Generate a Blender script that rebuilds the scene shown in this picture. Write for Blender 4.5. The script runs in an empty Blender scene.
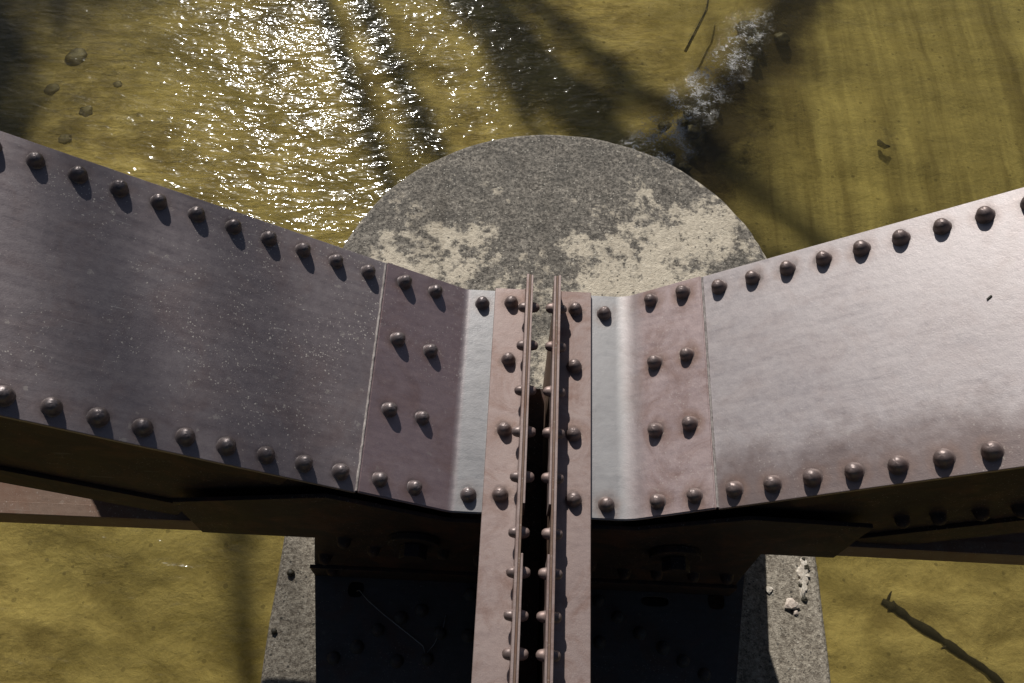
import bpy, bmesh, math, random
from mathutils import Vector, Matrix, noise
random.seed(7)
R = math.radians
scene = bpy.context.scene
col = scene.collection

# ------------------------------------------------------------------ light, sky, camera
SUN = Vector((-.222, .777, .588)).normalized()
EL, AZ = math.asin(SUN.z), math.atan2(SUN.x, SUN.y)
w = bpy.data.worlds.new("World"); scene.world = w; w.use_nodes = True
nt = w.node_tree
sky = nt.nodes.new('ShaderNodeTexSky'); sky.sky_type = 'NISHITA'; sky.sun_disc = False
sky.sun_elevation = EL; sky.sun_rotation = AZ
nt.links.new(sky.outputs[0], nt.nodes['Background'].inputs[0])
nt.nodes['Background'].inputs[1].default_value = .05
ld = bpy.data.lights.new('sun', 'SUN'); ld.energy = 5.0; ld.angle = R(.53); ld.color = (1, .965, .9)
lo = bpy.data.objects.new('sun', ld); col.objects.link(lo)
lo.rotation_euler = SUN.to_track_quat('Z', 'Y').to_euler(); lo.location = (-3, 12, 12)

cd = bpy.data.cameras.new('camera'); cd.lens = 31.225; cd.sensor_width = 36; cd.clip_start = .02; cd.clip_end = 2000
co = bpy.data.objects.new('camera', cd); col.objects.link(co)
right = Vector((.99881, .04322, .02269)); fwd = Vector((-.0005, .4723, -.8814)).normalized()
right = (right - right.dot(fwd) * fwd).normalized(); up = right.cross(fwd)
m = Matrix((right, up, -fwd)).transposed().to_4x4(); m.translation = (-.0234, -.9177, 1.9)
co.matrix_world = m
scene.camera = co
vs = scene.view_settings; vs.view_transform = 'Standard'; vs.look = 'None'; vs.exposure = -.08; vs.gamma = 1

# ------------------------------------------------------------------ object helpers
def tag(o, label=None, cat=None, group=None, kind=None):
    for k, v in (('label', label), ('category', cat), ('group', group), ('kind', kind)):
        if v: o[k] = v
    return o
def thing(name, label, cat, loc=(0, 0, 0), group=None):
    o = bpy.data.objects.new(name, None); col.objects.link(o); o.location = loc
    o.empty_display_size = .1
    return tag(o, label, cat, group)
def world_loc(o):
    v = Vector((0, 0, 0))
    while o: v = v + o.location; o = o.parent
    return v
def obj(name, bm, mat, parent=None, smooth=False, loc=None, recalc=True):
    """link a bmesh given in world coordinates (or around loc) as one mesh object"""
    me = bpy.data.meshes.new(name)
    if recalc: bmesh.ops.recalc_face_normals(bm, faces=bm.faces[:])
    org = Vector(loc) if loc is not None else Vector((0, 0, 0))
    bm.to_mesh(me); bm.free()
    o = bpy.data.objects.new(name, me); col.objects.link(o)
    if parent: o.parent = parent
    pl = world_loc(parent) if parent else Vector((0, 0, 0))
    if loc is None:
        me.transform(Matrix.Translation(-pl))          # object sits on its parent's origin
    else:
        o.location = org - pl
    me.materials.append(mat)
    if smooth: me.polygons.foreach_set('use_smooth', [True] * len(me.polygons))
    return o
def bevel(bm, w, seg=2):
    e = [e for e in bm.edges if len(e.link_faces) == 2 and e.calc_face_angle(0) > .5]
    if e: bmesh.ops.bevel(bm, geom=e, offset=w, segments=seg, affect='EDGES', profile=.5, clamp_overlap=True)
def prism(pts, a, b, axis='Y', bev=0, bm=None):
    """polygon extruded along an axis. axis Y: pts are (x,z); axis Z: pts are (x,y)"""
    own = bmesh.new()
    f = (lambda p, t: (p[0], t, p[1])) if axis == 'Y' else (lambda p, t: (p[0], p[1], t))
    A = [own.verts.new(f(p, a)) for p in pts]; B = [own.verts.new(f(p, b)) for p in pts]
    n = len(pts)
    own.faces.new(A); own.faces.new(B[::-1])
    for i in range(n): own.faces.new((A[i], A[(i + 1) % n], B[(i + 1) % n], B[i]))
    bmesh.ops.recalc_face_normals(own, faces=own.faces[:])
    if bev: bevel(own, bev)
    if bm is None: return own
    t = bpy.data.meshes.new('t'); own.to_mesh(t); own.free(); bm.from_mesh(t); bpy.data.meshes.remove(t)
    return bm
def box(x0, x1, y0, y1, z0, z1, bev=.0012, bm=None):
    return prism([(x0, y0), (x1, y0), (x1, y1), (x0, y1)], z0, z1, 'Z', bev, bm)
def add_blob(bm, c, r, sq=1, seed=0, amp=.25, sub=2):
    ret = bmesh.ops.create_icosphere(bm, subdivisions=sub, radius=1)
    for v in ret['verts']:
        k = 1 + amp * noise.noise(v.co * 1.7 + Vector((seed * 3.1, seed * 1.7, seed)))
        v.co = Vector((c[0] + v.co.x * r * k, c[1] + v.co.y * r * k, c[2] + v.co.z * r * k * sq))
    return ret['verts']
def tube(bm, pts, radii, n=8):
    rings = []
    for i, p in enumerate(pts):
        p = Vector(p)
        d = (Vector(pts[min(i + 1, len(pts) - 1)]) - Vector(pts[max(i - 1, 0)])).normalized()
        a = d.cross(Vector((.31, .17, .93))).normalized(); b = d.cross(a)
        rings.append([bm.verts.new(p + radii[i] * (a * math.cos(6.2832 * k / n) + b * math.sin(6.2832 * k / n))) for k in range(n)])
    for r0, r1 in zip(rings, rings[1:]):
        for k in range(n): bm.faces.new((r0[k], r0[(k + 1) % n], r1[(k + 1) % n], r1[k]))
    bm.faces.new(rings[0]); bm.faces.new(rings[-1][::-1])

# ------------------------------------------------------------------ material helpers
class NT:
    def __init__(s, name):
        s.m = bpy.data.materials.new(name); s.m.use_nodes = True; s.t = s.m.node_tree
        s.b = s.t.nodes['Principled BSDF']; s.out = s.t.nodes['Material Output']
        s.co = s.t.nodes.new('ShaderNodeTexCoord').outputs['Object']
    def n(s, typ, ins=None, **kw):
        nd = s.t.nodes.new('ShaderNode' + typ)
        for k, v in kw.items(): setattr(nd, k, v)
        for k, v in (ins or {}).items(): s.set(nd.inputs[k], v)
        return nd
    def set(s, sock, v):
        if hasattr(v, 'links'): s.t.links.new(v, sock)
        else: sock.default_value = v
    def map(s, scale=(1, 1, 1), rot=(0, 0, 0), loc=(0, 0, 0), co=None):
        return s.n('Mapping', {'Vector': co or s.co, 'Scale': scale, 'Rotation': rot, 'Location': loc}).outputs[0]
    def noise(s, scale, detail=4, rough=.5, co=None, dist=0):
        return s.n('TexNoise', {'Vector': co or s.co, 'Scale': scale, 'Detail': detail, 'Roughness': rough, 'Distortion': dist}).outputs['Fac']
    def vor(s, scale, co=None, feature='F1'):
        return s.n('TexVoronoi', {'Vector': co or s.co, 'Scale': scale}, feature=feature)
    def ramp(s, fac, a, b, lo=0., hi=1., clamp=True):
        return s.n('MapRange', {'Value': fac, 'From Min': a, 'From Max': b, 'To Min': lo, 'To Max': hi}, interpolation_type='SMOOTHSTEP' if clamp == 's' else 'LINEAR').outputs[0]
    def math(s, op, a, b=0.):
        nd = s.n('Math', operation=op); s.set(nd.inputs[0], a); s.set(nd.inputs[1], b); return nd.outputs[0]
    def mix(s, fac, a, b, mode='MIX'):
        nd = s.n('Mix', data_type='RGBA', blend_type=mode)
        s.set(nd.inputs['Factor'], fac)
        for k, v in ((6, a), (7, b)):
            if isinstance(v, tuple) and len(v) == 3: v = v + (1,)
            s.set(nd.inputs[k], v)
        return nd.outputs[2]
    def sep(s, co=None):
        return s.n('SeparateXYZ', {0: co or s.co}).outputs
    def bump(s, h, strength, dist, prev=None):
        nd = s.n('Bump', {'Height': h, 'Strength': strength, 'Distance': dist})
        if prev: s.set(nd.inputs['Normal'], prev)
        return nd.outputs[0]

def paint(name, dark, mid, light, rough=.5, metal=.5, rust=.35, fleck=.5, slope=0, dirt=None, seed=0., coat=0.):
    g = NT(name)
    co = g.map(loc=(seed, seed * .7, seed * .3))
    streak = g.map(scale=(1.2, 9, 1.2), rot=(0, slope, R(4)), loc=(seed, 0, 0))
    n1 = g.noise(3.2, 6, .6, co, .4); n2 = g.noise(7, 5, .65, streak); n3 = g.noise(60, 4, .7, co); n4 = g.noise(380, 2, .6, co)
    big1 = g.noise(1.1, 4, .6, g.map(loc=(seed + 8, 3, 1)), .6)
    v = g.math('ADD', g.math('MULTIPLY', g.math('ADD', g.math('MULTIPLY', n1, .7), g.math('MULTIPLY', big1, .6)), .45), g.math('ADD', g.math('ADD', g.math('MULTIPLY', n2, .22), .115), g.math('MULTIPLY', n3, .22)))
    c = g.mix(g.ramp(v, .42, .62), dark + (1,), mid + (1,))
    c = g.mix(g.ramp(v, .62, .82), c, light + (1,))
    r = g.noise(9, 6, .7, g.map(loc=(seed + 3, 1, 2)), .8)
    c = g.mix(g.ramp(r, .47, .68, 0, rust), c, (.135, .060, .036, 1))
    c = g.mix(g.ramp(n4, .35, .75, 0, .35), c, g.mix(1, c, (1.5, 1.45, 1.42, 1), 'MULTIPLY'))
    if dirt:                                                # brown grime gathered along the rims of the plate
        y = g.sep()[1]
        d = g.math('ADD', g.ramp(y, dirt[0], dirt[1], 1, 0), g.math('MULTIPLY', g.math('SUBTRACT', g.noise(16, 5, .65), .5), 1.1))
        c = g.mix(g.ramp(d, .2, .8, 0, .85), c, dirt[2] + (1,))
    # pale flecks of chipped paint, lime and bird lime: clustered
    mask = g.ramp(g.noise(5, 3, .6, g.map(loc=(seed * 2, 4, 1))), .34, .60)
    wob = g.n('VectorMath', {0: g.n('VectorMath', {0: g.n('TexNoise', {'Vector': co, 'Scale': 300., 'Detail': 3.}).outputs['Color'], 1: (.008, .008, .008)}, operation='MULTIPLY').outputs[0], 1: co}, operation='ADD').outputs[0]
    sp = g.vor(230, wob); cell = sp.outputs['Color']
    thr = g.math('MULTIPLY', g.math('POWER', g.sep(cell)[0], 3.2), .44)
    f = g.math('MULTIPLY', g.math('LESS_THAN', sp.outputs['Distance'], g.math('MULTIPLY', thr, mask)), fleck)
    c = g.mix(f, c, (.50, .46, .42, 1))
    big = g.vor(34, g.map(loc=(seed, 2, 5)))
    bn = g.math('ADD', big.outputs['Distance'], g.math('MULTIPLY', g.math('SUBTRACT', g.noise(150, 4, .75), .5), 1.1))
    fb = g.math('MULTIPLY', g.math('LESS_THAN', bn, g.math('MULTIPLY', g.math('POWER', g.sep(big.outputs['Color'])[1], 6.0), .20)), fleck * .45)
    c = g.mix(fb, c, (.42, .38, .34, 1))
    # scratches
    sc = g.noise(1.0, 2, .5, g.map(scale=(8, 240, 30), rot=(0, slope, R(-14)), loc=(seed, 1, 1)))
    fs = g.math('MULTIPLY', g.ramp(sc, .72, .76), g.math('MULTIPLY', mask, fleck * .55))
    c = g.mix(fs, c, (.45, .43, .41, 1))
    g.set(g.b.inputs['Base Color'], c)
    g.b.inputs['Metallic'].default_value = metal
    if coat:
        g.b.inputs['Coat Weight'].default_value = coat; g.b.inputs['Coat Roughness'].default_value = .46; g.b.inputs['Coat IOR'].default_value = 1.9; g.b.inputs['Coat Tint'].default_value = (.97, .985, 1, 1)
    if metal < .3: g.b.inputs['Specular IOR Level'].default_value = .15
    rr = g.math('ADD', g.ramp(n2, .3, .7, rough - .07, rough + .08), g.math('ADD', g.ramp(n3, .3, .7, -.05, .05), g.math('MULTIPLY', f, .3)))
    g.set(g.b.inputs['Roughness'], rr)
    h = g.math('ADD', g.math('MULTIPLY', n3, .5), g.math('ADD', g.math('MULTIPLY', n4, .25), g.math('MULTIPLY', n1, 1.2)))
    g.set(g.b.inputs['Normal'], g.bump(h, .38, .0022))
    return g.m

M = {}
M['paint_dark'] = paint('dark weathered purple grey paint', (.102, .083, .089), (.178, .150, .157), (.25, .222, .226), .47, .3, .2, .9, R(30), None, 0.)  # left copies darker, right ones paler: sun's angle painted into one paint
M['paint_plum'] = paint('plum grey paint', (.150, .100, .106), (.215, .152, .158), (.27, .205, .208), .42, .5, .35, .55, R(30), None, 2., .45)
M['paint_pale'] = paint('pale pinkish grey paint', (.265, .228, .232), (.335, .297, .298), (.40, .36, .36), .48, .4, .18, .3, R(-34), (-.30, -.13, (.125, .082, .074)), 5., .3)
M['paint_rose'] = paint('rose grey paint', (.25, .18, .178), (.335, .255, .25), (.40, .315, .305), .50, .40, .5, .4, R(-34), None, 8., .25)
M['paint_strut'] = paint('pinkish tan paint', (.19, .142, .132), (.265, .202, .188), (.325, .26, .242), .56, .4, .6, .2, 0, None, 11.)
M['paint_shade'] = paint('shaded brown paint', (.020, .014, .013), (.036, .026, .0245), (.064, .048, .044), .65, .1, .45, .25, 0, None, 14.)  # shaded steel: its darkness is painted into the base colour
M['paint_lateral'] = paint('dark grey lateral plate paint', (.05, .046, .045), (.085, .08, .078), (.13, .12, .118), .75, .1, .35, .3, 0, None, 15.)  # shaded lateral plate: dark base, lifted in place of fill light
M['rivet_dark'] = paint('dark rivet paint', (.085, .073, .075), (.14, .122, .125), (.20, .18, .18), .40, .4, .25, .25, 0, None, 17.)
M['rivet_pale'] = paint('brown rivet paint', (.095, .070, .066), (.145, .110, .104), (.20, .16, .155), .42, .3, .35, .2, 0, None, 20.)

def halos(m, pts, rust, ring=.55, seed=0.):
    """grime packed round the foot of every rivet and rust bleeding out from it"""
    g = NT.__new__(NT); g.m = m; g.t = m.node_tree; g.b = g.t.nodes['Principled BSDF']
    pos = g.n('NewGeometry').outputs['Position']; g.co = pos
    wob = g.n('VectorMath', {0: g.n('VectorMath', {0: g.n('TexNoise', {'Vector': pos, 'Scale': 45., 'Detail': 4.}).outputs['Color'], 1: (.5, .5, .5)}, operation='SUBTRACT').outputs[0], 1: (.024, .024, .024)}, operation='MULTIPLY').outputs[0]
    p = g.n('VectorMath', {0: pos, 1: wob}, operation='ADD').outputs[0]
    dmin = None
    for q in pts:
        d = g.n('VectorMath', {0: p, 1: tuple(q)}, operation='DISTANCE').outputs['Value']
        dmin = d if dmin is None else g.math('MINIMUM', dmin, d)
    c = g.b.inputs['Base Color'].links[0].from_socket
    patch = g.ramp(g.noise(6, 4, .6), .38, .62, .15, 1)
    c = g.mix(g.math('MULTIPLY', g.ramp(dmin, .019, .046, rust, 0, 's'), patch), c, (.17, .082, .045, 1))
    c = g.mix(g.math('MULTIPLY', g.ramp(dmin, .018, .026, ring, 0), g.ramp(g.noise(30, 3, .6), .35, .6, .35, 1)), c, (.045, .032, .028, 1))
    lime = g.math('MULTIPLY', g.ramp(dmin, .022, .040, 1, 0), g.ramp(g.noise(85, 4, .75), .60, .68, 0, .55))
    c = g.mix(g.math('MULTIPLY', lime, g.ramp(g.noise(4, 2, .5), .48, .6)), c, (.48, .42, .35, 1))
    g.set(g.b.inputs['Base Color'], c)
def flat_sheen(m, xa, xb, soft, col):
    """sheen on the level part of the bent plate, painted in as paler blue grey"""
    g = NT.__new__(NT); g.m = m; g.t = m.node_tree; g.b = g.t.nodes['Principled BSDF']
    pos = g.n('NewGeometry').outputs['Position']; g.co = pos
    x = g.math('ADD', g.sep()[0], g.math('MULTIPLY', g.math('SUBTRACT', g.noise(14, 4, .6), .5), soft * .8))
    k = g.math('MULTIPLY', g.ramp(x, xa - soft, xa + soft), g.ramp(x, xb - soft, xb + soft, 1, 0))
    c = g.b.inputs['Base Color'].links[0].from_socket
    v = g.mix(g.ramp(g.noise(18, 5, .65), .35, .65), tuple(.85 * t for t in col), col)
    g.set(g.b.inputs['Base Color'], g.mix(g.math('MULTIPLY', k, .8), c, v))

def concrete(name='weathered concrete'):
    g = NT(name)
    g.co = g.n('NewGeometry').outputs['Position']
    x, y, z = g.sep()
    co = g.co
    n1 = g.noise(2.9, 7, .66, co, .5); n2 = g.noise(9, 6, .7); n3 = g.noise(95, 3, .8); n4 = g.noise(45, 4, .7)
    grime = g.mix(g.ramp(n3, .40, .62), (.085, .076, .066, 1), (.43, .385, .325, 1))
    grime = g.mix(g.ramp(n2, .35, .7, 0, .5), grime, (.12, .115, .105, 1))
    clean = g.mix(g.ramp(n3, .3, .7), (.45, .39, .305, 1), (.68, .605, .485, 1))
    clean = g.mix(g.ramp(n4, .55, .8, 0, .6), clean, (.30, .27, .22, 1))
    # the worn pale patches lie nearest the steel on the nose, streaked by the drip line in the gap
    n5 = g.noise(24, 6, .75)
    v = g.math('ADD', g.math('MULTIPLY', g.ramp(n1, .28, .72, -1, 1), .60), g.math('ADD', g.math('MULTIPLY', g.ramp(n2, .28, .72, -1, 1), .36), g.math('MULTIPLY', g.ramp(n5, .28, .72, -1, 1), .42)))
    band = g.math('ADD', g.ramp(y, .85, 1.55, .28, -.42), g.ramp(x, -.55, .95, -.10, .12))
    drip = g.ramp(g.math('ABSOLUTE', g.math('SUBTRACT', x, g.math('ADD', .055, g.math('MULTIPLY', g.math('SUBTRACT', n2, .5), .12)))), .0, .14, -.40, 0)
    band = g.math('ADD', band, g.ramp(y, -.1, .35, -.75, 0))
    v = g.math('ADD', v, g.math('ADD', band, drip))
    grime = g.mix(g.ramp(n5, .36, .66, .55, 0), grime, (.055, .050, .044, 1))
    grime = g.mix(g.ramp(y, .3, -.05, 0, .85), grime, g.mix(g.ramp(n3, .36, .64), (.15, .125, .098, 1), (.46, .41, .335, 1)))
    clean = g.mix(g.ramp(n5, .5, .75, 0, .55), clean, (.27, .235, .19, 1))
    stain = g.noise(1.0, 4, .6, g.map(scale=(7, .9, 1), co=g.co), .2)
    c = g.mix(g.ramp(v, .04, .30), grime, clean)
    c = g.mix(g.ramp(stain, .52, .75, 0, .5), c, g.mix(1, c, (.45, .43, .40, 1), 'MULTIPLY'))
    pits = g.vor(70)
    pit = g.math('LESS_THAN', pits.outputs['Distance'], g.math('MULTIPLY', g.math('POWER', g.sep(pits.outputs['Color'])[0], 4.0), .3))
    c = g.mix(g.math('MULTIPLY', pit, .75), c, (.045, .043, .04, 1))
    st = g.vor(110, g.map(loc=(3, 1, 0)))
    stf = g.math('LESS_THAN', st.outputs['Distance'], g.math('MULTIPLY', g.math('POWER', g.sep(st.outputs['Color'])[0], 5.0), .34))
    c = g.mix(g.math('MULTIPLY', stf, .6), c, (.62, .58, .50, 1))
    # tide marks and algae low on the shaft
    c = g.mix(g.ramp(z, -3.4, -2.2, .8, 0), c, (.07, .065, .045, 1))
    g.set(g.b.inputs['Base Color'], c); g.b.inputs['Roughness'].default_value = .93
    g.b.inputs['Specular IOR Level'].default_value = .25
    h = g.math('ADD', g.math('MULTIPLY', n3, .8), g.math('ADD', g.math('MULTIPLY', n4, .8), g.math('MULTIPLY', pit, -1.3)))
    h = g.math('ADD', h, g.math('MULTIPLY', v, .35))
    g.set(g.b.inputs['Normal'], g.bump(h, .9, .006))
    return g.m
M['concrete'] = concrete()

def simple(name, cols, scale=20, rough=.85, bump=.004, detail=5):
    g = NT(name); n = g.noise(scale, detail, .65); n2 = g.noise(scale * 5, 3, .7)
    v = g.math('ADD', g.math('MULTIPLY', n, .7), g.math('MULTIPLY', n2, .3))
    c = g.mix(g.ramp(v, .36, .64), cols[0] + (1,), cols[1] + (1,))
    g.set(g.b.inputs['Base Color'], c); g.b.inputs['Roughness'].default_value = rough
    g.set(g.b.inputs['Normal'], g.bump(v, .8, bump))
    return g.m
M['spall'] = simple('broken pale concrete', ((.30, .25, .20), (.78, .72, .63)), 60)
M['chip'] = simple('pinkish chip', ((.42, .33, .28), (.68, .60, .52)), 90)
M['stone'] = simple('wet dark stone', ((.02, .018, .012), (.055, .045, .025)), 14, .6)
M['wood'] = simple('waterlogged wood', ((.006, .005, .004), (.020, .016, .011)), 25, .9)
M['seam_light'] = simple('pale seam edge light', ((.13, .11, .105), (.40, .36, .34)), 45, .85, .001)
M['bark'] = simple('grey bark', ((.05, .04, .03), (.14, .115, .09)), 12, .95, .02)
M['leaf'] = simple('evergreen leaf', ((.03, .05, .018), (.07, .10, .035)), 6, .7, .001)
M['wire'] = simple('dull wire', ((.25, .24, .22), (.4, .38, .35)), 90, .5)

# ------------------------------------------------------------------ the pier
PZ, PXL, PXR, PCX, PCY, PR, WZ = -.9, -.722, .985, .1315, .71, .8535, -3.4
pier = thing('bridge_pier', 'round nosed concrete pier with grey grime and tan worn patches carrying both steel spans', 'pier', (PCX, PCY - 1.5, WZ - .6))
def pier_outline(grow=0):
    pts = []
    for k in range(97):
        a = math.pi * k / 96; pts.append((PCX + (PR + grow) * math.cos(a), PCY + (PR + grow) * math.sin(a)))
    n = 46
    for k in range(1, n): pts.append((PCX - PR - grow, PCY - 5.2 * k / n))
    for k in range(97):
        a = math.pi + math.pi * k / 96; pts.append((PCX + (PR + grow) * math.cos(a), PCY - 5.2 + (PR + grow) * math.sin(a)))
    for k in range(1, n): pts.append((PCX + PR + grow, PCY - 5.2 * (1 - k / n)))
    return pts
bm = bmesh.new()
# rings from the bottom up: straight shaft, worn edge with small nicks, then a flat top filled by inset rings
prof = [(-4.2, .03), (-2.6, .02), (-1.2, .005), (PZ - .05, .001), (PZ - .021, 0), (PZ - .010, -.004), (PZ - .003, -.011), (PZ, -.022), (PZ, -.05)]
rings = []
for zi, (z, gr) in enumerate(prof):
    ring = []
    for (x, y) in pier_outline(gr):
        if 3 < zi < 8:
            q = Vector((x * 9, y * 9, 0)); nk = noise.noise(q) + .6 * noise.noise(q * 3.1)
            d = .006 * nk + .022 * max(0, noise.noise(q * .8 + Vector((5, 5, 5))) - .38)
            x += -(x - PCX) * d * .9; zz = z - max(0, d) * .5
        else: zz = z
        ring.append(bm.verts.new((x, y, zz)))
    rings.append(ring)
n = len(rings[0])
for r0, r1 in zip(rings, rings[1:]):
    for k in range(n): bm.faces.new((r0[k], r0[(k + 1) % n], r1[(k + 1) % n], r1[k]))
bm.faces.new(rings[-1])
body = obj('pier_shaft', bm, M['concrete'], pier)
for p in body.data.polygons: p.use_smooth = abs(p.normal.z) < .98

# broken edge on the right side of the top: pale crumbling concrete
bm = bmesh.new()
top = [(.905, -.255), (.912, -.215), (.903, -.185), (.925, -.165), (.928, -.138), (.945, -.150), (.948, -.185), (.955, -.21), (.940, -.232), (.932, -.27), (.918, -.285)]
cen = bm.verts.new((.930, -.205, PZ + .006)); ring = []; mid = []
for k in range(66):
    i, t = divmod(k / 6, 1); i = int(i); p, q = top[i % 11], top[(i + 1) % 11]
    x = p[0] + (q[0] - p[0]) * t; y = p[1] + (q[1] - p[1]) * t
    j = .008 * noise.noise(Vector((x * 90, y * 90, 2)))
    ring.append(bm.verts.new((x + j, y + j * .7, PZ - .004)))
    mid.append(bm.verts.new((.930 + (x - .930) * .72 + j, -.205 + (y + .205) * .75 - j, PZ + .005 + .004 * noise.noise(Vector((x * 60, y * 60, 7))))))
for k in range(66):
    n_ = (k + 1) % 66
    bm.faces.new((ring[k], ring[n_], mid[n_], mid[k])); bm.faces.new((mid[k], mid[n_], cen))
obj('crumbled_patch', bm, M['spall'], pier)
for (x, y, r) in [(.935, -.152, .006), (.942, -.178, .010), (.917, -.235, .007), (.925, -.277, .009)]:
    bm = bmesh.new(); add_blob(bm, (x, y, PZ + .004), r, .5, r * 999, .6, 2); obj('grime_clump', bm, M['stone'], pier)
for i, (x, y, r, lab) in enumerate([(.815, -.254, .011, 'small pale chip of concrete on the pier top beside the dark steel shadow'),
                                    (.880, -.298, .021, 'pinkish flat chip of concrete lying on the lit strip of the pier top'),
                                    (.893, -.320, .009, 'tiny pale chip of concrete touching the pinkish flat chip')]):
    bm = bmesh.new(); add_blob(bm, (0, 0, r * .25), r, .34, i + 5, .7, 2)
    c = obj('concrete_chip', bm, M['chip'] if i else M['spall'], None, False, (x, y, PZ + .001)); c.rotation_euler.z = i * 1.3 - .6
    tag(c, lab, 'chip', 'loose concrete chips on the pier top')
for i, (x, y, r, lab) in enumerate([(-.678, -.275, .012, 'dark pebble on the left strip of the pier top beneath the girder edge'),
                                    (-.700, -.452, .009, 'small dark pebble at the outer left edge of the pier top')]):
    bm = bmesh.new(); add_blob(bm, (0, 0, r * .5), r, .7, i + 15, .5, 2)
    c = obj('pebble', bm, M['stone'], None, True, (x, y, PZ)); tag(c, lab, 'pebble', 'pebbles on the pier top')

# ------------------------------------------------------------------ steel spans
def rivet_mesh(seed, mat, r=.0164, h=.0235):
    bm = bmesh.new(); rnd = random.Random(seed); seg = 20
    prof = [(1.18, -.03), (1.13, .02), (1.05, .07), (1.01, .20), (.955, .42), (.86, .63), (.70, .82), (.48, .935), (.24, .99)]
    rings = []
    for (a, b) in prof:
        ring = []
        for k in range(seg):
            t = 6.28318 * k / seg
            q = Vector((math.cos(t), math.sin(t), b)) * 1.3 + Vector((seed * 7, seed, 0))
            rr = r * a * (1 + .045 * noise.noise(q))
            ring.append(bm.verts.new((rr * math.cos(t) + rnd.uniform(-.2, .2) * .0003, rr * math.sin(t), h * b * (1 + .05 * noise.noise(q * 1.4)))))
        rings.append(ring)
    top = bm.verts.new((0, 0, h))
    for r0, r1 in zip(rings, rings[1:]):
        for k in range(seg): bm.faces.new((r0[k], r0[(k + 1) % seg], r1[(k + 1) % seg], r1[k]))
    for k in range(seg): bm.faces.new((rings[-1][k], rings[-1][(k + 1) % seg], top))
    bm.faces.new(rings[0][::-1])
    me = bpy.data.meshes.new('rivet'); bmesh.ops.recalc_face_normals(bm, faces=bm.faces[:]); bm.to_mesh(me); bm.free()
    me.polygons.foreach_set('use_smooth', [True] * len(me.polygons)); me.materials.append(mat)
    return me
RV = {k: [rivet_mesh(s + 10 * j, M[k]) for s in range(4)] for j, k in enumerate(('rivet_dark', 'rivet_pale', 'paint_strut', 'paint_shade', 'paint_lateral'))}
rng = random.Random(3)
def rivet(parent, p, nrm, kind, scale=1.0):
    o = bpy.data.objects.new('rivet', rng.choice(RV[kind])); col.objects.link(o); o.parent = parent
    o.location = Vector(p) - world_loc(parent)
    q = Vector(nrm).to_track_quat('Z', 'Y')
    o.rotation_mode = 'QUATERNION'
    o.rotation_quaternion = q @ Matrix.Rotation(rng.uniform(0, 6.28), 3, 'Z').to_quaternion()
    s = scale * rng.uniform(.96, 1.05); o.scale = (s, s, s * rng.uniform(.94, 1.06))
    return o

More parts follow.
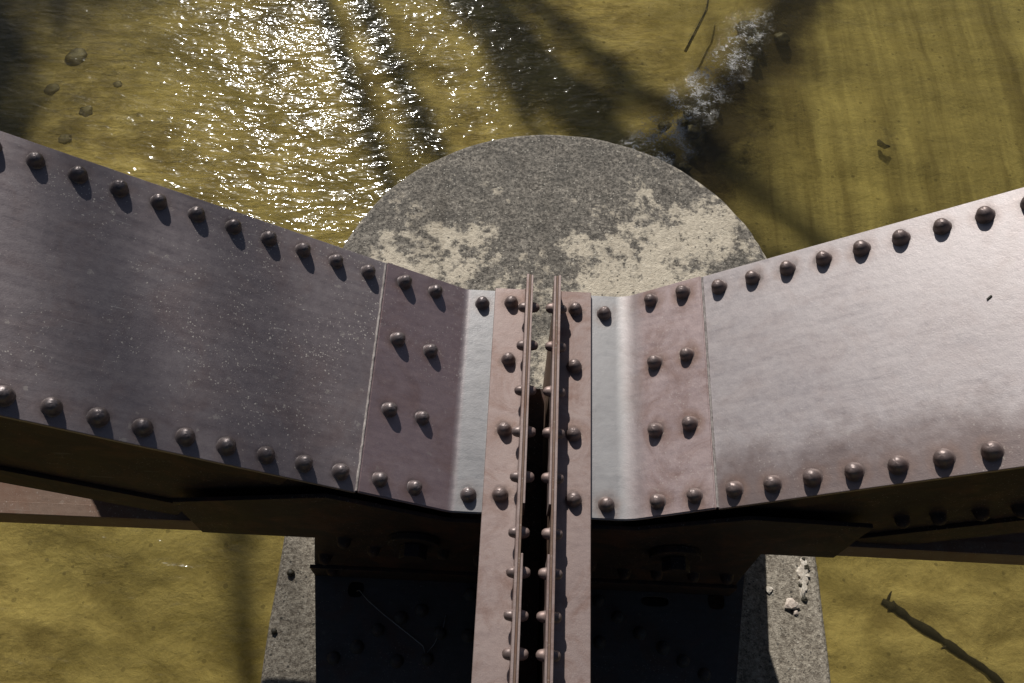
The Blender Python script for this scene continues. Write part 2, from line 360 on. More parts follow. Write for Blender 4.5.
YN, YF = -.3275, .25
def span(sg, label, d, mats):
    a, x0, zf = d['a'], d['fold'], -.0113
    ca, sa = math.cos(a), math.sin(a)
    def P(s, n): return (x0 + sg * s * ca - sg * n * sa, zf + s * sa + n * ca)       # slope coordinates -> (x, z)
    nrm = (-sg * sa, 0, ca)
    flip = lambda pts: pts if sg > 0 else pts[::-1]
    if sg < 0: flat_sheen(M[mats['splice']], x0 + .004, .2, .011, (.215, .222, .226))  # level part's brighter sheen painted into the base colour
    else: flat_sheen(M[mats['splice']], 0, x0 + .012, .030, (.28, .288, .292))
    three = lambda s, y, n: (P(s, n)[0], y, P(s, n)[1])
    halos(M[mats['splice']], [three(s, y, 0) for (s, y) in d['splice']] + [(x, y, zf) for (x, y) in d['flat']], .7 if sg > 0 else .35)
    halos(M[mats['cover']], [three(s, d['yf'], -.0065) for s in d['far'][:10]] + [three(s, d['yn'], -.0065) for s in d['near'][:10]], .45 if sg > 0 else .15, .5)
    root = thing('steel_bridge_span', label, 'bridge span', (d['web'] + sg * .3, 0, PZ))
    # --- cover plate of the inclined member
    s1, s2 = d['seam'], 3.0
    def slab(sA, sB, n0, n1): return [P(sA, n1), P(sB, n1), P(sB, n0), P(sA, n0)]
    cover = obj('cover_plate', prism(slab(s1 + .0012, s2, -.016, -.0065), YN, YF, 'Y', .0014), M[mats['cover']], root)
    for s in d['far']: q = P(s, -.0065); rivet(cover, (q[0], d['yf'], q[1]), nrm, mats['rivet'])
    for s in d['near']: q = P(s, -.0065); rivet(cover, (q[0], d['yn'], q[1]), nrm, mats['rivet'], 1.04)
    # --- bent splice plate: flat under the strut, then up the slope
    t, rad = .010, d['rad']
    tan = rad * math.tan(a / 2)
    topp = [(d['web'] + sg * .010, zf)]
    N = 18
    for k in range(N + 1):
        b = a * k / N
        cx, cz = x0 - sg * tan, zf + rad
        topp.append((cx + sg * rad * math.sin(b), cz - rad * math.cos(b)))
    topp.append(P(s1, 0))
    bot = [P(s1, -t)]
    for k in range(N, -1, -1):
        b = a * k / N
        cx, cz = x0 - sg * tan, zf + rad
        bot.append((cx + sg * (rad + t) * math.sin(b), cz - (rad + t) * math.cos(b)))
    bot.append((topp[0][0], zf - t))
    bm = prism(topp + bot, YN, YF, 'Y', 0)
    e = [e for e in bm.edges if len(e.link_faces) == 2 and e.calc_face_angle(0) > 1.0]
    bmesh.ops.bevel(bm, geom=e, offset=.0024, segments=2, affect='EDGES')
    spl = obj('splice_plate', bm, M[mats['splice']], root)
    for (s, y) in d['splice']: q = P(s, 0); rivet(spl, (q[0], y, q[1]), nrm, mats['rivet'], .97)
    for (x, y) in d['flat']: rivet(spl, (x, y, zf), (0, 0, 1), mats['rivet'], .97)
    obj('backing_plate', prism(slab(.03, s1 + .12, -.0260, -.0165), YN + .04, YF - .04, 'Y', 0), M['paint_shade'], root)
    bmb = bmesh.new(); prev = None
    for k in range(121):
        y_ = YN + .003 + (YF - YN - .006) * k / 120
        j = noise.noise(Vector((y_ * 40, sg, 0))) + .6 * noise.noise(Vector((y_ * 140, sg, 3)))
        wd = .0036 + .0016 * j; ht = .0044 + .0016 * noise.noise(Vector((y_ * 70, sg, 6)))
        cur = [bmb.verts.new((q[0], y_, q[1])) for q in (P(s1 + .0006, -.0068), P(s1 + .0008, -.0064 + ht), P(s1 + .0008 + wd * .6, -.0064 + ht * .9), P(s1 + .0010 + wd, -.0058), P(s1 + .0012 + wd, -.0068))]
        if prev:
            for i in range(4): bmb.faces.new((prev[i], prev[i + 1], cur[i + 1], cur[i]))
        prev = cur
    obj('seam_light_strip', bmb, M['seam_light'], root, True)  # pale strip added to draw the seam's sunlit edge
    # --- end strut: angle with a flat leg and an upright leg, web plate, packing plates
    w0 = d['web']                                            # outer face of the upright leg; the gap is on the other side
    u = lambda v: w0 - sg * v                                # v grows towards the gap
    L = [(d['flange'], -.0105), (u(.006), -.0105), (u(.006), .0728), (u(.0055), .0738), (u(.0005), .0738), (u(0), .0728), (u(0), .0065), (u(-.002), .0018), (u(-.0065), 0), (d['flange'] - sg * .0012, 0), (d['flange'], -.0012)]
    fl = obj('flange_angle', prism(L, -3.2, YF, 'Y', 0), M['paint_strut'], root)
    for (x, y) in d['fr']: rivet(fl, (x, y, 0), (0, 0, 1), mats['rivet2'], .97)
    wb = obj('web_plate', prism([(u(.0064), -.885), (u(.0112), -.885), (u(.0112), .0730), (u(.0064), .0730)], -3.2, YF - .001, 'Y', .0006), M['paint_chord'], root)
    y = .178
    for k in range(28):
        if y < -1.6: break
        yy = y + d['wy']
        rivet(fl, (u(0), yy, .034), (sg, 0, 0), mats['rivet2'], .74)
        on_pack = yy > -.325 or yy < -.435
        rivet(wb, (u(.0168) if on_pack else u(.0112), yy, .036), (-sg, 0, 0), 'paint_strut', .74)
        y -= [.105, .118, .103, .107, .125, .085, .088, .075][min(k, 7)]
    for ya, yb in ((-.327, YF - .002), (-3.2, -.434)):
        obj('packing_plate', prism([(u(.0117), -.012), (u(.0166), -.012), (u(.0166), .0734), (u(.0117), .0734)], ya, yb, 'Y', .0008), M['paint_strut'], root)
    if sg < 0: obj('gap_shade_sheet', prism([(u(-.0) + .001 + .0170, -.30), (.0695, -.30), (.0695, -.26), (u(-.0) + .001 + .0170, -.26)], -3.2, .10, 'Y', 0), M['paint_shade'], root)  # dark sheet added to stand for shade deep in the gap
    obj('lower_angle', prism([(u(0), -.56), (u(.0060), -.56), (u(.006), -.47), (u(0), -.47), (u(0), -.55), (u(-.07), -.55), (u(-.07), -.56)], -3.2, YF - .004, 'Y', 0), M['paint_shade'], root)
    # --- sides of the inclined box
    D = .46
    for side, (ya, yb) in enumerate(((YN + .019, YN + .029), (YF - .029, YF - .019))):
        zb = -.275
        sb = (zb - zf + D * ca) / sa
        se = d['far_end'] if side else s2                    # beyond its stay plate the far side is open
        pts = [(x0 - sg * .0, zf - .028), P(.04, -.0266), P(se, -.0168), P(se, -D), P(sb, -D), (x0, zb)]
        sp = obj('side_plate', prism(pts, ya, yb, 'Y', 0), M['paint_shade'], root)
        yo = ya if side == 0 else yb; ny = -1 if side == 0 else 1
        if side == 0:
            for (x, z) in d['side']: rivet(sp, (x, yo, z), (0, ny, 0), 'paint_shade')
        # angle along the bottom edge and under the cover
        s_lo = (-.17 - zf + D * ca) / sa
        y0_, y1_ = (ya - .0095, ya - .0005) if side == 0 else (yb + .0005, yb + .0095)
        obj('edge_angle', prism([P(s1 + .14, -.0172), P(s2, -.0172), P(s2, -.092), P(s1 + .14, -.092)], y0_, y1_, 'Y', .001), M['paint_shade'], root)
        e2 = s2 if side == 0 else min(s2, d['far_end'] - .02)
        obj('edge_angle', prism([P(s_lo, -D + .085), P(e2, -D + .085), P(e2, -D - .009), P(s_lo, -D - .009)], y0_, y1_, 'Y', .001), M['paint_shade'], root)
    for k in range(3 if sg < 0 else 0, 9):                   # battens tying the two sides together underneath
        s = .95 + .24 * k
        obj('batten', prism(slab(s, s + .12, -D - .010, -D - .001), YN + .03, YF - .03, 'Y', .001), M['paint_shade'], root)
    # --- bottom chord: pairs of angles, near and far
    zc0, zc1, xe = d['chord'][0], d['chord'][1], x0 + sg * 2.7
    xa = w0 + sg * .012
    zt = lambda x: zc0 + (zc1 - zc0) * (x - xa) / (sg * 1.25)
    for (yo, yi) in ((YN, 1), (YF, -1)):
        def leg(y0, y1, t0, t1, name='chord_angle', mat='paint_chord'):
            A, B = sorted((y0, y1))
            return obj(name, prism([(xa, zt(xa) + t0), (xe, zt(xe) + t0), (xe, zt(xe) + t1), (xa, zt(xa) + t1)], A, B, 'Y', .001), M[mat], root)
        leg(yo, yo + yi * .030, 0, -.009); leg(yo, yo + yi * .009, -.0092, -.082)
        leg(yo + yi * .0095, yo + yi * .019, -.0095, -.078, 'chord_plate', 'paint_shade')
        leg(yo + yi * .0303, yo + yi * .125, -.004, -.013); leg(yo + yi * .0198, yo + yi * .029, -.0135, -.082)
    # --- gusset plates on both sides, lateral plate and bearing shoe
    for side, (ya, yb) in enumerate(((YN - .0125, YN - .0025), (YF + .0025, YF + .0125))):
        gp = obj('gusset_plate', prism(d['gusset'], ya, yb, 'Y', .0012), M['paint_shade'], root)
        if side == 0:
            for (x, z) in d['gr']: rivet(gp, (x, ya, z), (0, -1, 0), 'paint_shade')
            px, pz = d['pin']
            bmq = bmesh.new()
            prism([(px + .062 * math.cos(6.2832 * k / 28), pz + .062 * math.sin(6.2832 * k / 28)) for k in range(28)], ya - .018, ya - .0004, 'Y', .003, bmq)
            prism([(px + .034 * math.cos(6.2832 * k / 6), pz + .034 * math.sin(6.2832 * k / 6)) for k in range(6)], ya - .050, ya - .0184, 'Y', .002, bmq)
            obj('pin_nut', bmq, M['paint_shade'], root)
    obj('base_angle', prism([(d['gusset'][-1][0] - 0, -.588), (w0 + sg * .02, -.588), (w0 + sg * .02, -.50), (d['gusset'][-1][0], -.50)], YN - .0225, YN - .0130, 'Y', .001), M['paint_shade'], root)
    # lateral plate with its real holes
    me = prism(d['lat'], -.600, -.589, 'Z', .0012)
    lat = obj('lateral_plate', me, M['paint_lateral'], root)
    for (x, y, rx, ry) in d['holes']:
        bmh = bmesh.new()
        prism([(x + rx * math.copysign(abs(math.cos(6.2832 * k / 24)) ** .6, math.cos(6.2832 * k / 24)), y + ry * math.copysign(abs(math.sin(6.2832 * k / 24)) ** .8, math.sin(6.2832 * k / 24))) for k in range(24)], -.63, -.55, 'Z', 0, bmh)
        cme = bpy.data.meshes.new('cut'); bmesh.ops.recalc_face_normals(bmh, faces=bmh.faces[:]); bmh.to_mesh(cme); bmh.free()
        cut = bpy.data.objects.new('cut', cme); col.objects.link(cut); cut.location = (0, 0, 0)
        md = lat.modifiers.new('hole', 'BOOLEAN'); md.object = cut; md.operation = 'DIFFERENCE'; md.solver = 'EXACT'
        bpy.context.view_layer.update()
        dg = bpy.context.evaluated_depsgraph_get()
        nm = bpy.data.meshes.new_from_object(lat.evaluated_get(dg))
        lat.modifiers.clear(); lat.data = nm
        bpy.data.objects.remove(cut)
    xl_, xr_ = sorted((w0 + sg * .03, d['lat'][1][0] if sg < 0 else .64))
    obj('hole_backing', prism([(xl_, -.29), (xr_ * 1.0, -.29), (xr_ * (.95 if sg > 0 else 1), -.44), (xl_ * (.95 if sg < 0 else 1), -.44)], -.640, -.625, 'Z', 0), M['paint_shade'], root)  # plate added under the holes only to keep them dark
    for (x, y) in d['lr']: rivet(lat, (x, y, -.589), (0, 0, 1), 'paint_lateral')
    bms = bmesh.new()
    xA, xB = sorted((w0 + sg * .05, w0 + sg * .52))
    box(xA, xB, YN + .02, YF + .02, PZ + .001, PZ + .035, .003, bms)
    box(xA + .03, xB - .03, YN + .04, YF, -.64, -.6012, .003, bms)
    for k in range(4):
        xx = xA + .06 + k * (xB - xA - .12) / 3
        box(xx - .014, xx + .014, YN + .05, YF - .01, PZ + .0352, -.6402, .002, bms)
    obj('bearing_shoe', bms, M['paint_shade'], root)
    return root

M['paint_chord'] = paint('brown chord paint', (.10, .065, .05), (.16, .11, .085), (.22, .16, .13), .6, .2, .5, .3, 0, None, 23.)

left = dict(far_end=.985, a=R(29.69), fold=-.1444, rad=.03, seam=.2171, flange=-.0726, web=.0037, wy=0, yf=.2071, yn=-.2912,
    far=[.2611 + .0803 * k for k in range(14)], near=[.2589 + .0803 * k for k in range(13)],
    splice=[(.169, .208), (.086, .211), (.169, .051), (.084, .047), (.169, -.127), (.088, -.126), (.172, -.291), (.09, -.292)],
    flat=[(-.103, .209), (-.105, -.287)], fr=[(-.031, .209), (-.031, .05), (-.032, -.131), (-.034, -.287)],
    side=[], chord=(-.165, -.197),
    gusset=[(-.02, -.587), (-.02, -.045), (-.15, -.045), (-.40, .085), (-.752, .0), (-.752, -.235), (-.478, -.235), (-.538, -.587)],
    gr=[(-.407, -.231), (-.343, -.30), (-.257, -.323), (-.17, -.297), (-.48, -.40), (-.48, -.52), (-.08, -.34)], pin=(-.235, -.20),
    lat=[(-.57, .27), (-.555, -.25), (-.49, -.66), (-.42, -.98), (-.004, -.98), (-.004, .27)],
    holes=[(-.421, -.381, .022, .022)],
    lr=[(-.289, -.452), (-.348, -.487), (-.399, -.533), (-.457, -.564), (-.289, -.564), (-.209, -.555), (-.18, -.487), (-.235, -.43), (-.105, -.38), (-.105, -.49)])
rightd = dict(far_end=3.0, a=R(34.44), fold=.2537, rad=.085, seam=.2017, flange=.1678, web=.0874, wy=.0, yf=.2071, yn=-.2912,
    far=[.2443 + .0814 * k for k in range(13)], near=[.243 + .0814 * k for k in range(12)],
    splice=[(.072, .217), (.156, .215), (.076, .045), (.157, .046), (.072, -.128), (.155, -.127), (.071, -.295), (.157, -.294)],
    flat=[(.201, .197), (.203, -.294)], fr=[(.128, .198), (.127, .04), (.127, -.135), (.129, -.29)],
    side=[(.837, .045), (.901, .078), (.972, .118), (1.035, .156), (1.10, .196)], chord=(-.125, -.135),
    gusset=[(.115, -.587), (.115, -.045), (.27, -.045), (.50, .075), (.765, .06), (.765, -.188), (.592, -.188), (.612, -.587)],
    gr=[(.295, -.40), (.379, -.40), (.473, -.40), (.56, -.40), (.20, -.34), (.20, -.48)], pin=(.39, -.20),
    lat=[(.095, .27), (.095, -.98), (.55, -.98), (.618, -.55), (.675, -.186), (.70, .27)],
    holes=[(.404, -.374, .038, .014), (.574, -.365, .023, .023)],
    lr=[(.301, -.422), (.36, -.461), (.422, -.497), (.475, -.528), (.249, -.381), (.251, -.49), (.53, -.56)])
halos(M['paint_strut'], [(x, y, 0) for dd in (left, rightd) for (x, y) in dd['fr']], .5)
span(-1, 'left steel span with dark purple grey inclined box member and long rivet shadows', left,
     dict(cover='paint_dark', splice='paint_plum', rivet='rivet_dark', rivet2='rivet_pale'))
span(1, 'right steel span with pale pinkish sunlit inclined box member and brown rivets', rightd,
     dict(cover='paint_pale', splice='paint_rose', rivet='rivet_pale', rivet2='rivet_pale'))

for o_ in [o for o in bpy.data.objects if o.name.startswith('cover_plate') and o.data.materials[0] == M['paint_pale']]:
    a_ = R(34.44); bm = bmesh.new()
    for k in range(3): add_blob(bm, (.2537 + (.783 + .003 * k) * math.cos(a_) + .0065 * math.sin(a_), .018 + .0022 * k, -.0113 + (.783 + .003 * k) * math.sin(a_) - .0055 * math.cos(a_)), .0032, .6, k, .3, 1)
    fk = obj('dark_flake', bm, M['stone'], o_.parent)
bm = bmesh.new()
tube(bm, [(-.421, -.381, -.612), (-.41, -.385, -.583), (-.385, -.41, -.580), (-.335, -.447, -.584), (-.27, -.49, -.585), (-.222, -.523, -.586), (-.215, -.545, -.586), (-.195, -.52, -.583), (-.172, -.47, -.586), (-.168, -.44, -.586)], [.0016] * 10, 6)
tag(obj('wire', bm, M['wire'], None, True), 'thin loose wire curling out of the round hole onto the shaded lateral plate', 'wire')

# ------------------------------------------------------------------ river bed, banks and water
def bed_z(x, y):
    z = -3.75 - .10 * math.sin(x * .4 + 1) + .06 * noise.noise(Vector((x * .5, y * .5, 0)))
    z += .035 * noise.noise(Vector((x * 1.6, y * 2.6, 3))) + .012 * noise.noise(Vector((x * 5, y * 8, 5)))
    # shoal of rubble running away from the nose
    d = abs((x - 1.0) - (y - 3.75) * .62); sh = max(0, 1 - d / .55) * max(0, min(1, (y - 2.6) * 1.2))
    z += .22 * sh * sh
    # banks: to the left, far to the right, and where the river bends ahead
    bank = max(0, (-x - 5.4 + .25 * noise.noise(Vector((y * .8, 0, 9)))) * .55, (x - 16) * .4, (y - 8.6 + .5 * noise.noise(Vector((x * .4, 2, 2)))) * .5)
    z += min(bank, 1.6 + .02 * bank)
    r = math.hypot(x, y)                                     # unseen bluffs added all round to hold back low sky light
    k = max(0, min(1, (r - 27) / 26)); z += (17 + 4 * noise.noise(Vector((x * .05, y * .05, 4)))) * k * k * (3 - 2 * k) + (noise.noise(Vector((x * .3, y * .3, 1))) * 1.6 * k)
    return z
def axis(dense, step):
    a = []; v = -dense
    while v <= dense + 1e-6: a.append(v); v += step
    o = []; d = dense; s = step
    while d < 400: s *= 1.22; d += s; o.append(d)
    return [-q for q in o[::-1]] + a + o
XS = axis(6.5, .055); YS = axis(7.5, .055)
bm = bmesh.new()
grid = [[bm.verts.new((x, y, bed_z(x, y))) for x in XS] for y in YS]
for j in range(len(YS) - 1):
    for i in range(len(XS) - 1): bm.faces.new((grid[j][i], grid[j][i + 1], grid[j + 1][i + 1], grid[j + 1][i]))
def bed_mat():
    g = NT('sandy river bed')
    x, y, z = g.sep()
    n1 = g.noise(.75, 6, .6, None, .3); n2 = g.noise(2.6, 6, .66, g.map(scale=(1, 1.5, 1)), .25); n3 = g.noise(26, 4, .7)
    streak = g.noise(1.0, 5, .6, g.map(scale=(5.5, .35, 1), rot=(0, 0, R(-4))), .3)
    c = g.mix(g.ramp(n2, .40, .61), (.27, .22, .105, 1), (.60, .51, .265, 1))
    c = g.mix(g.ramp(n1, .45, .68, 0, .55), c, (.25, .225, .105, 1))
    right = g.ramp(x, .9, 2.3)
    cr = g.mix(g.ramp(streak, .34, .66), (.23, .19, .088, 1), (.60, .53, .255, 1))
    cr = g.mix(g.ramp(n2, .4, .7, 0, .35), cr, (.12, .10, .045, 1))
    c = g.mix(g.math('MULTIPLY', right, g.ramp(y, .3, 1.6)), c, cr)
    # darker brown bed around the shoal
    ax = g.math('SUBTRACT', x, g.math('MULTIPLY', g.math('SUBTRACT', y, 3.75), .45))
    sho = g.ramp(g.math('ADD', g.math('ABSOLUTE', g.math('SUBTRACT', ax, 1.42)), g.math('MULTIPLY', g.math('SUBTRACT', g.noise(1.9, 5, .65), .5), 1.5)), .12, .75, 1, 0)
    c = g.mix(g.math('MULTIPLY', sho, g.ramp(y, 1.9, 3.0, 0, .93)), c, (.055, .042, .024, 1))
    lb = g.ramp(g.math('ADD', g.math('ADD', x, g.math('MULTIPLY', y, -.5)), g.math('MULTIPLY', n2, 1.4)), -5.9, -4.6, 1, 0)  # shade of the upper left corner, painted into the bed colour
    c = g.mix(g.math('MULTIPLY', lb, .75), c, (.075, .068, .04, 1))
    c = g.mix(g.ramp(n3, .3, .75, 0, .4), c, g.mix(1, c, (.5, .5, .5, 1), 'MULTIPLY'))
    peb = g.vor(24); pb = g.math('LESS_THAN', peb.outputs['Distance'], g.math('MULTIPLY', g.math('POWER', g.sep(peb.outputs['Color'])[0], 9.0), .4))
    c = g.mix(g.math('MULTIPLY', pb, .5), c, (.07, .06, .04, 1))
    dry = g.ramp(z, -3.38, -3.2)
    c = g.mix(dry, c, (.16, .125, .08, 1))
    c = g.mix(g.ramp(z, -1.2, 1.5), c, g.mix(g.ramp(g.noise(.5, 6, .7), .4, .6), (.025, .035, .014, 1), (.08, .075, .035, 1)))
    g.set(g.b.inputs['Base Color'], c); g.b.inputs['Roughness'].default_value = .9
    g.b.inputs['Specular IOR Level'].default_value = .1
    g.set(g.b.inputs['Normal'], g.bump(g.math('ADD', g.math('MULTIPLY', n2, .5), g.math('ADD', g.math('MULTIPLY', n3, .18), g.math('MULTIPLY', g.noise(7., 3, .55, g.map(scale=(.5, 1.35, 1), rot=(0, 0, R(8))), .5), g.math('MULTIPLY', g.ramp(x, .6, 1.6, .55, .08), g.ramp(y, 1.2, 2.6, .25, 1))))), 1.0, .045))
    return g.m
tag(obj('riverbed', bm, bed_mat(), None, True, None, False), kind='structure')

def water_mat():
    g = NT('river water')
    x, y, z = g.sep()
    # ripple strength: lively in the open current on the left, riffle over the shoal, calm in the lee to the right
    ax = g.math('SUBTRACT', x, g.math('MULTIPLY', g.math('SUBTRACT', y, 3.75), .62))
    calm = g.ramp(g.math('ADD', ax, g.math('MULTIPLY', g.math('SUBTRACT', g.noise(1.2, 3, .5), .5), .8)), .25, 1.3, 1, .22)
    calm = g.math('MULTIPLY', calm, g.ramp(g.math('ADD', x, g.math('MULTIPLY', y, -.25)), -5.0, -3.4, .5, 1))
    calm = g.math('MULTIPLY', calm, g.ramp(y, .8, 2.6, .72, 1))
    # gentle swell bands
    big = g.noise(1.6, 3, .5, g.map(scale=(.6, 1.4, 1), rot=(0, 0, R(6))), .5)
    w1 = g.noise(7.5, 2, .5, g.map(scale=(.58, 1.25, 1), rot=(0, 0, R(-8))), .6)
    w2 = g.noise(18, 2, .5, g.map(scale=(.62, 1.2, 1), rot=(0, 0, R(10))), .4)
    h = g.math('ADD', g.math('MULTIPLY', w1, 1.0), g.math('MULTIPLY', w2, .30))
    h = g.math('ADD', g.math('MULTIPLY', h, calm), g.math('MULTIPLY', big, .8))
    # riffle
    rf = g.ramp(g.math('ADD', g.math('ABSOLUTE', g.math('SUBTRACT', ax, 1.05)), g.math('MULTIPLY', g.math('SUBTRACT', g.noise(3.2, 4, .6), .5), .7)), .05, .32, 1, 0)
    rf = g.math('MULTIPLY', rf, g.math('MULTIPLY', g.ramp(y, 3.0, 3.4), g.ramp(y, 4.9, 5.4, 1, 0)))
    tur = g.noise(24, 4, .6, None, 1.0)
    h = g.math('ADD', h, g.math('MULTIPLY', g.math('MULTIPLY', tur, rf), 1.1))
    nrm = g.bump(h, 1.0, .028)
    dt = g.n('VectorMath', {0: nrm, 1: g.n('NewGeometry').outputs['Incoming']}, operation='DOT_PRODUCT').outputs['Value']
    fr = g.math('ADD', .021, g.math('MULTIPLY', g.math('POWER', g.math('SUBTRACT', 1., g.math('MINIMUM', g.math('ABSOLUTE', dt), 1.)), 5.), .979))
    tr = g.n('BsdfTransparent', {'Color': (.85, .81, .62, 1)}).outputs[0]
    gl1 = g.n('BsdfGlossy', {'Color': (1, 1, 1, 1), 'Roughness': .06, 'Normal': nrm}).outputs[0]
    gl2 = g.n('BsdfGlossy', {'Color': (1, 1, 1, 1), 'Roughness': .22, 'Normal': nrm}).outputs[0]   # unresolved capillary ripples
    gl = g.n('MixShader', {0: g.math('MULTIPLY', calm, .17), 1: gl1, 2: gl2}).outputs[0]
    rfr = g.n('BsdfRefraction', {'Color': (.72, .655, .39, 1), 'IOR': 1.33, 'Roughness': 0., 'Normal': nrm}).outputs[0]
    tr = g.n('MixShader', {0: .22, 1: tr, 2: rfr}).outputs[0]
    # suspended silt: a little light comes back from the water body itself
    df = g.n('BsdfDiffuse', {'Color': (.11, .09, .034, 1)}).outputs[0]
    silt = g.ramp(x, .8, 3.2, .06, .13)
    ms2 = g.n('MixShader', {0: silt, 1: tr, 2: df}).outputs[0]
    ms = g.n('MixShader', {0: fr, 1: ms2, 2: gl}).outputs[0]
    fo = g.noise(34, 5, .72, g.map(scale=(1, 1.2, 1)), 1.4); fo2 = g.noise(7, 3, .6)
    ff = g.math('MULTIPLY', g.ramp(g.math('ADD', fo, g.math('MULTIPLY', fo2, .7)), .855, .95), g.ramp(rf, .2, .7))
    wf = g.n('BsdfDiffuse', {'Color': (.45, .44, .42, 1), 'Normal': nrm}).outputs[0]
    ms = g.n('MixShader', {0: g.math('MULTIPLY', ff, .8), 1: ms, 2: wf}).outputs[0]
    g.t.links.new(ms, g.out.inputs['Surface'])
    g.t.nodes.remove(g.b)
    return g.m
bm = bmesh.new(); bmesh.ops.create_grid(bm, x_segments=2, y_segments=2, size=400)
for v in bm.verts: v.co.z = WZ
tag(obj('water', bm, water_mat(), None, False, None, False), kind='structure')

# stones and sunk wood on the bed
sp = [(-3.85, 4.62, .10), (-3.60, 4.025, .06), (-3.68, 3.71, .055), (-3.95, 4.25, .07), (-3.42, 4.33, .04)]
sl = ['largest dark stone under the water at the upper left', 'dark stone under water in the middle of the left group', 'dark stone under water lowest of the left group above the girder',
      'flat stone under water closest to the dark left corner', 'smallest stone under water nearest the glittering current']
for i, (x, y, r) in enumerate(sp):
    bm = bmesh.new(); add_blob(bm, (0, 0, 0), r, .4, i + 40, .25, 3)
    c = obj('river_stone', bm, M['stone'], None, True, (x, y, bed_z(x, y) - r * .1)); tag(c, sl[i], 'stone', 'stones under the water near the left bank')
rs = random.Random(11)
spots = []
while len(spots) < 20:
    y = 3.2 + 2.1 * rs.random(); x = 1.12 + (y - 3.75) * .6 + rs.gauss(0, .10)
    r = rs.uniform(.03, .085)
    if all((x - a) ** 2 + (y - b) ** 2 > (.75 * (r + q)) ** 2 for a, b, q in spots): spots.append((x, y, r))
for i, (x, y, r) in enumerate(spots):
    bm = bmesh.new(); add_blob(bm, (0, 0, 0), r, .65, i + 70, .35, 3)
    c = obj('rubble_stone', bm, M['stone'], None, True, (x, y, bed_z(x, y) + r * .35))
    tag(c, 'dark wet stone in the foaming riffle beside the pier nose', 'stone', 'stones in the foaming riffle')
bm = bmesh.new()
br = [Vector(p) for p in ((2.255, .325, -3.46), (2.30, .285, -3.445), (2.40, .215, -3.45), (2.56, .11, -3.455), (2.72, .01, -3.465), (2.95, -.13, -3.52))]
bp, brr = [], []
for i in range(len(br) - 1):
    for k in range(7):
        p = br[i].lerp(br[i + 1], k / 7); q = p * 7
        bp.append(p + Vector((noise.noise(q), noise.noise(q + Vector((9, 0, 0))), 0)) * .016)
        brr.append((.020, .033, .034, .029, .026)[i] * (1 + .45 * noise.noise(q * 3.3)))
tube(bm, bp, brr, 9)
for (i, dx, dy, r) in ((4, .035, .075, .012), (23, -.05, -.03, .012)):
    p = bp[i]; tube(bm, [p, p + Vector((dx * .5, dy * .6, .01)), p + Vector((dx, dy, .012))], [r, r * .8, r * .3], 6)
tag(obj('sunken_branch', bm, M['wood'], None, True), 'dark sunken branch lying under the water right of the pier', 'branch')
bm = bmesh.new()
tube(bm, [(2.93, 4.16, -3.74), (2.93, 4.12, -3.73), (2.97, 4.09, -3.73), (3.01, 4.10, -3.735)], [.015, .026, .02, .008], 8)
tag(obj('leaf_clump', bm, M['wood'], None, True), 'small dark curled leaf clump on the streaked bed at right', 'debris')
bm = bmesh.new()
tube(bm, [(1.34, 4.95, -3.62), (1.44, 5.18, -3.60), (1.55, 5.45, -3.60), (1.60, 5.75, -3.62)], [.014, .013, .010, .005], 7)
tag(obj('twig', bm, M['wood'], None, True), 'thin dark twig lying in the water left of the foaming riffle', 'twig')

# ------------------------------------------------------------------ bare trees on the bank where the river bends; they throw the long shadows over the water
def caster(px, py, yt):                                      # the shade is seen on the bed, .33 m under the surface
    k = 5.63 / 5.3; px, py = -.0234 + (px + .0234) * k, -.9177 + (py + .9177) * k
    return Vector((px + SUN.x / SUN.y * (yt - py), yt, WZ - .33 + SUN.z / SUN.y * (yt - py)))
def tree(name, label, base, limbs, seed, twigs=9):
    rd = random.Random(seed)
    root = thing(name, label, 'tree', base, 'bare trees on the far bank')
    bm = bmesh.new()
    for pts, rad in limbs:
        out = []; rr = []
        for i in range(len(pts) - 1):
            a, b = Vector(pts[i]), Vector(pts[i + 1])
            for k in range(4):
                t = k / 4; p = a.lerp(b, t); out.append(p + Vector((rd.gauss(0, .02), rd.gauss(0, .02), 0))); rr.append(rad[i] + (rad[i + 1] - rad[i]) * t)
        out.append(Vector(pts[-1])); rr.append(rad[-1])
        tube(bm, out, rr, 9)
    obj('trunk', bm, M['bark'], root, True)
    bm = bmesh.new()
    for pts, rad in limbs:
        for k in range(twigs):
            i = len(pts) - 2; t = rd.random(); p = Vector(pts[i]).lerp(Vector(pts[i + 1]), t)
            d = Vector((rd.gauss(0, 1), rd.gauss(0, .6), rd.uniform(.5, 1.3))).normalized(); L = rd.uniform(.7, 1.7)
            q = p + d * L * .5; e = q + (d + Vector((rd.gauss(0, .4), rd.gauss(0, .4), .2))).normalized() * L * .5
            r0 = rad[-1] * .7
            tube(bm, [p, q, e], [r0, r0 * .6, r0 * .2], 5)
            for _ in range(3):
                s = q.lerp(e, rd.random()); f = s + Vector((rd.gauss(0, .5), rd.gauss(0, .4), rd.uniform(.1, .7))) * .7
                tube(bm, [s, s.lerp(f, .5) + Vector((0, 0, .03)), f], [r0 * .4, r0 * .25, .004], 4)
    obj('crown', bm, M['bark'], root, True)
    return root
YT = 19.0
def ext(p, q, zlow, over):                                   # a straight trunk through p (lower) and q (upper)
    d = (q - p); lo = p + d * ((zlow - p.z) / d.z); return lo, q + d * over
A0, A1 = ext(caster(-1.748, 5.11, YT), caster(-1.047, 3.38, YT), -2.3, 1.0)
B0, B1 = ext(caster(-1.437, 5.13, YT), caster(-.646, 3.55, YT), -2.3, .6)
B0 = A0 + Vector((.12, 0, 0))
C0, C1 = ext(caster(-.397, 5.21, YT), caster(.883, 3.55, YT), -2.3, .35)
K0, K1 = caster(-.33, 4.9, YT), caster(.09, 3.9, YT)
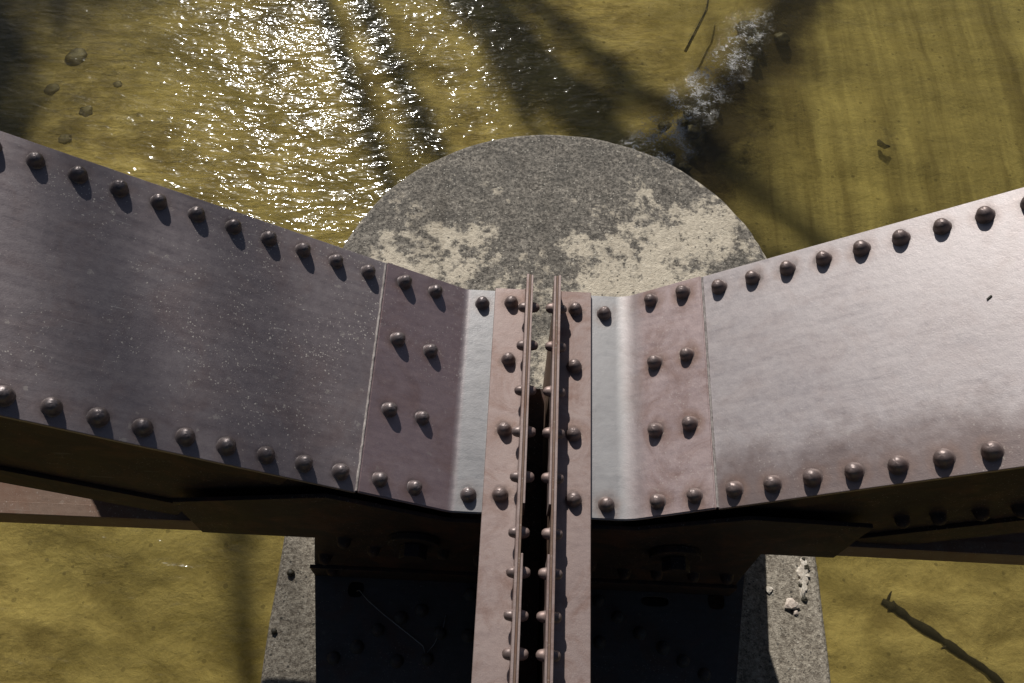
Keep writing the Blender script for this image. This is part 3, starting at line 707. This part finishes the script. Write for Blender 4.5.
D0, D1 = ext(caster(1.1, 4.2, YT), caster(2.264, 2.98, YT), -2.3, .35)
tree('bare_tree', 'bare tree with two slim upright trunks on the far bank', (A0.x, YT, -2.4), [([A0, A1], [.17, .07]), ([B0, caster(-1.437, 5.13, YT), B1], [.13, .12, .07])], 1)
tree('bare_tree', 'bare tree with one thick leaning trunk on the far bank', (C0.x, YT, -2.4), [([C0, C1], [.34, .24]), ([K0, K1, K1 + (K1 - K0) * .6], [.12, .08, .05])], 2)
tree('bare_tree', 'bare tree leaning furthest to the right on the far bank', (D0.x, YT, -2.4), [([D0, D1], [.18, .10])], 3)
def caster3(p, yt): return Vector((p[0] + SUN.x / SUN.y * (yt - p[1]), yt, p[2] + SUN.z / SUN.y * (yt - p[1])))
E0, E1 = caster3((-.95, .28, .45), YT), caster3((-.80, -.22, .37), YT)
F0, F1 = caster3((-.66, .20, .28), YT), caster3((-.52, -.25, .20), YT)
G0, G1 = caster(-1.62, .60, YT), caster(-1.47, -.15, YT)
base_e = Vector((E0.x - 3.3, YT, -2.4)); fork = Vector((E0.x - 2.3, YT, 8.8))
tree('bare_tree', 'tallest bare tree with a forked top on the far bank', tuple(base_e), [([base_e, fork, G0, G1, E0, E1 + (E1 - E0) * 1.0], [.26, .16, .10, .085, .065, .04]), ([G1, F0, F1 + (F1 - F0) * .8], [.07, .045, .03])], 4, 2)
def bush(label, base, h, wd, seed, nl=2600):
    rd = random.Random(seed)
    root = thing('evergreen_tree', label, 'tree', base, 'evergreen trees on the far bank')
    bm = bmesh.new(); b = Vector(base)
    tube(bm, [b, b + Vector((.1, 0, h * .4)), b + Vector((.05, .1, h * .95))], [.2, .15, .03], 8)
    obj('trunk', bm, M['bark'], root, True)
    bm = bmesh.new()
    cl = [Vector((rd.gauss(0, wd * .42), rd.gauss(0, wd * .4), rd.uniform(.12, 1) * h)) for _ in range(60)]
    for _ in range(nl):
        c = rd.choice(cl); k = 1.15 - .6 * c.z / h
        p = b + Vector((c.x * k, c.y * k, c.z)) + Vector((rd.gauss(0, .28), rd.gauss(0, .28), rd.gauss(0, .25)))
        d = Vector((rd.gauss(0, 1), rd.gauss(0, 1), rd.gauss(0, .6))).normalized(); e = d.cross(Vector((rd.gauss(0, 1), rd.gauss(0, 1), rd.gauss(0, 1)))).normalized()
        s = rd.uniform(.10, .2)
        vs = [bm.verts.new(p + d * s), bm.verts.new(p + e * s * .45), bm.verts.new(p - d * s), bm.verts.new(p - e * s * .45)]
        bm.faces.new(vs)
    obj('crown', bm, M['leaf'], root)
bush('broad evergreen tree standing left of the bare trees on the far bank', (-9.65, 19, -2.4), 12.0, 2.1, 4, 8000)

# ------------------------------------------------------------------ unseen deck slab added above and behind the camera to block sky light
deck = thing('sky_blocker_deck', 'unseen added sky blocking deck overhead behind the viewer', 'sky blocking deck', (0, -3.6, 2.4))
obj('blocker_slab', box(-9, 9, -3.7, -1.45, 2.62, 2.70, .004), M['wood'], deck)
for k in range(3):
    y = -1.75 - .85 * k
    obj('blocker_beam', box(-9, 9, y - .11, y + .11, 2.2, 2.618, .004), M['wood'], deck)
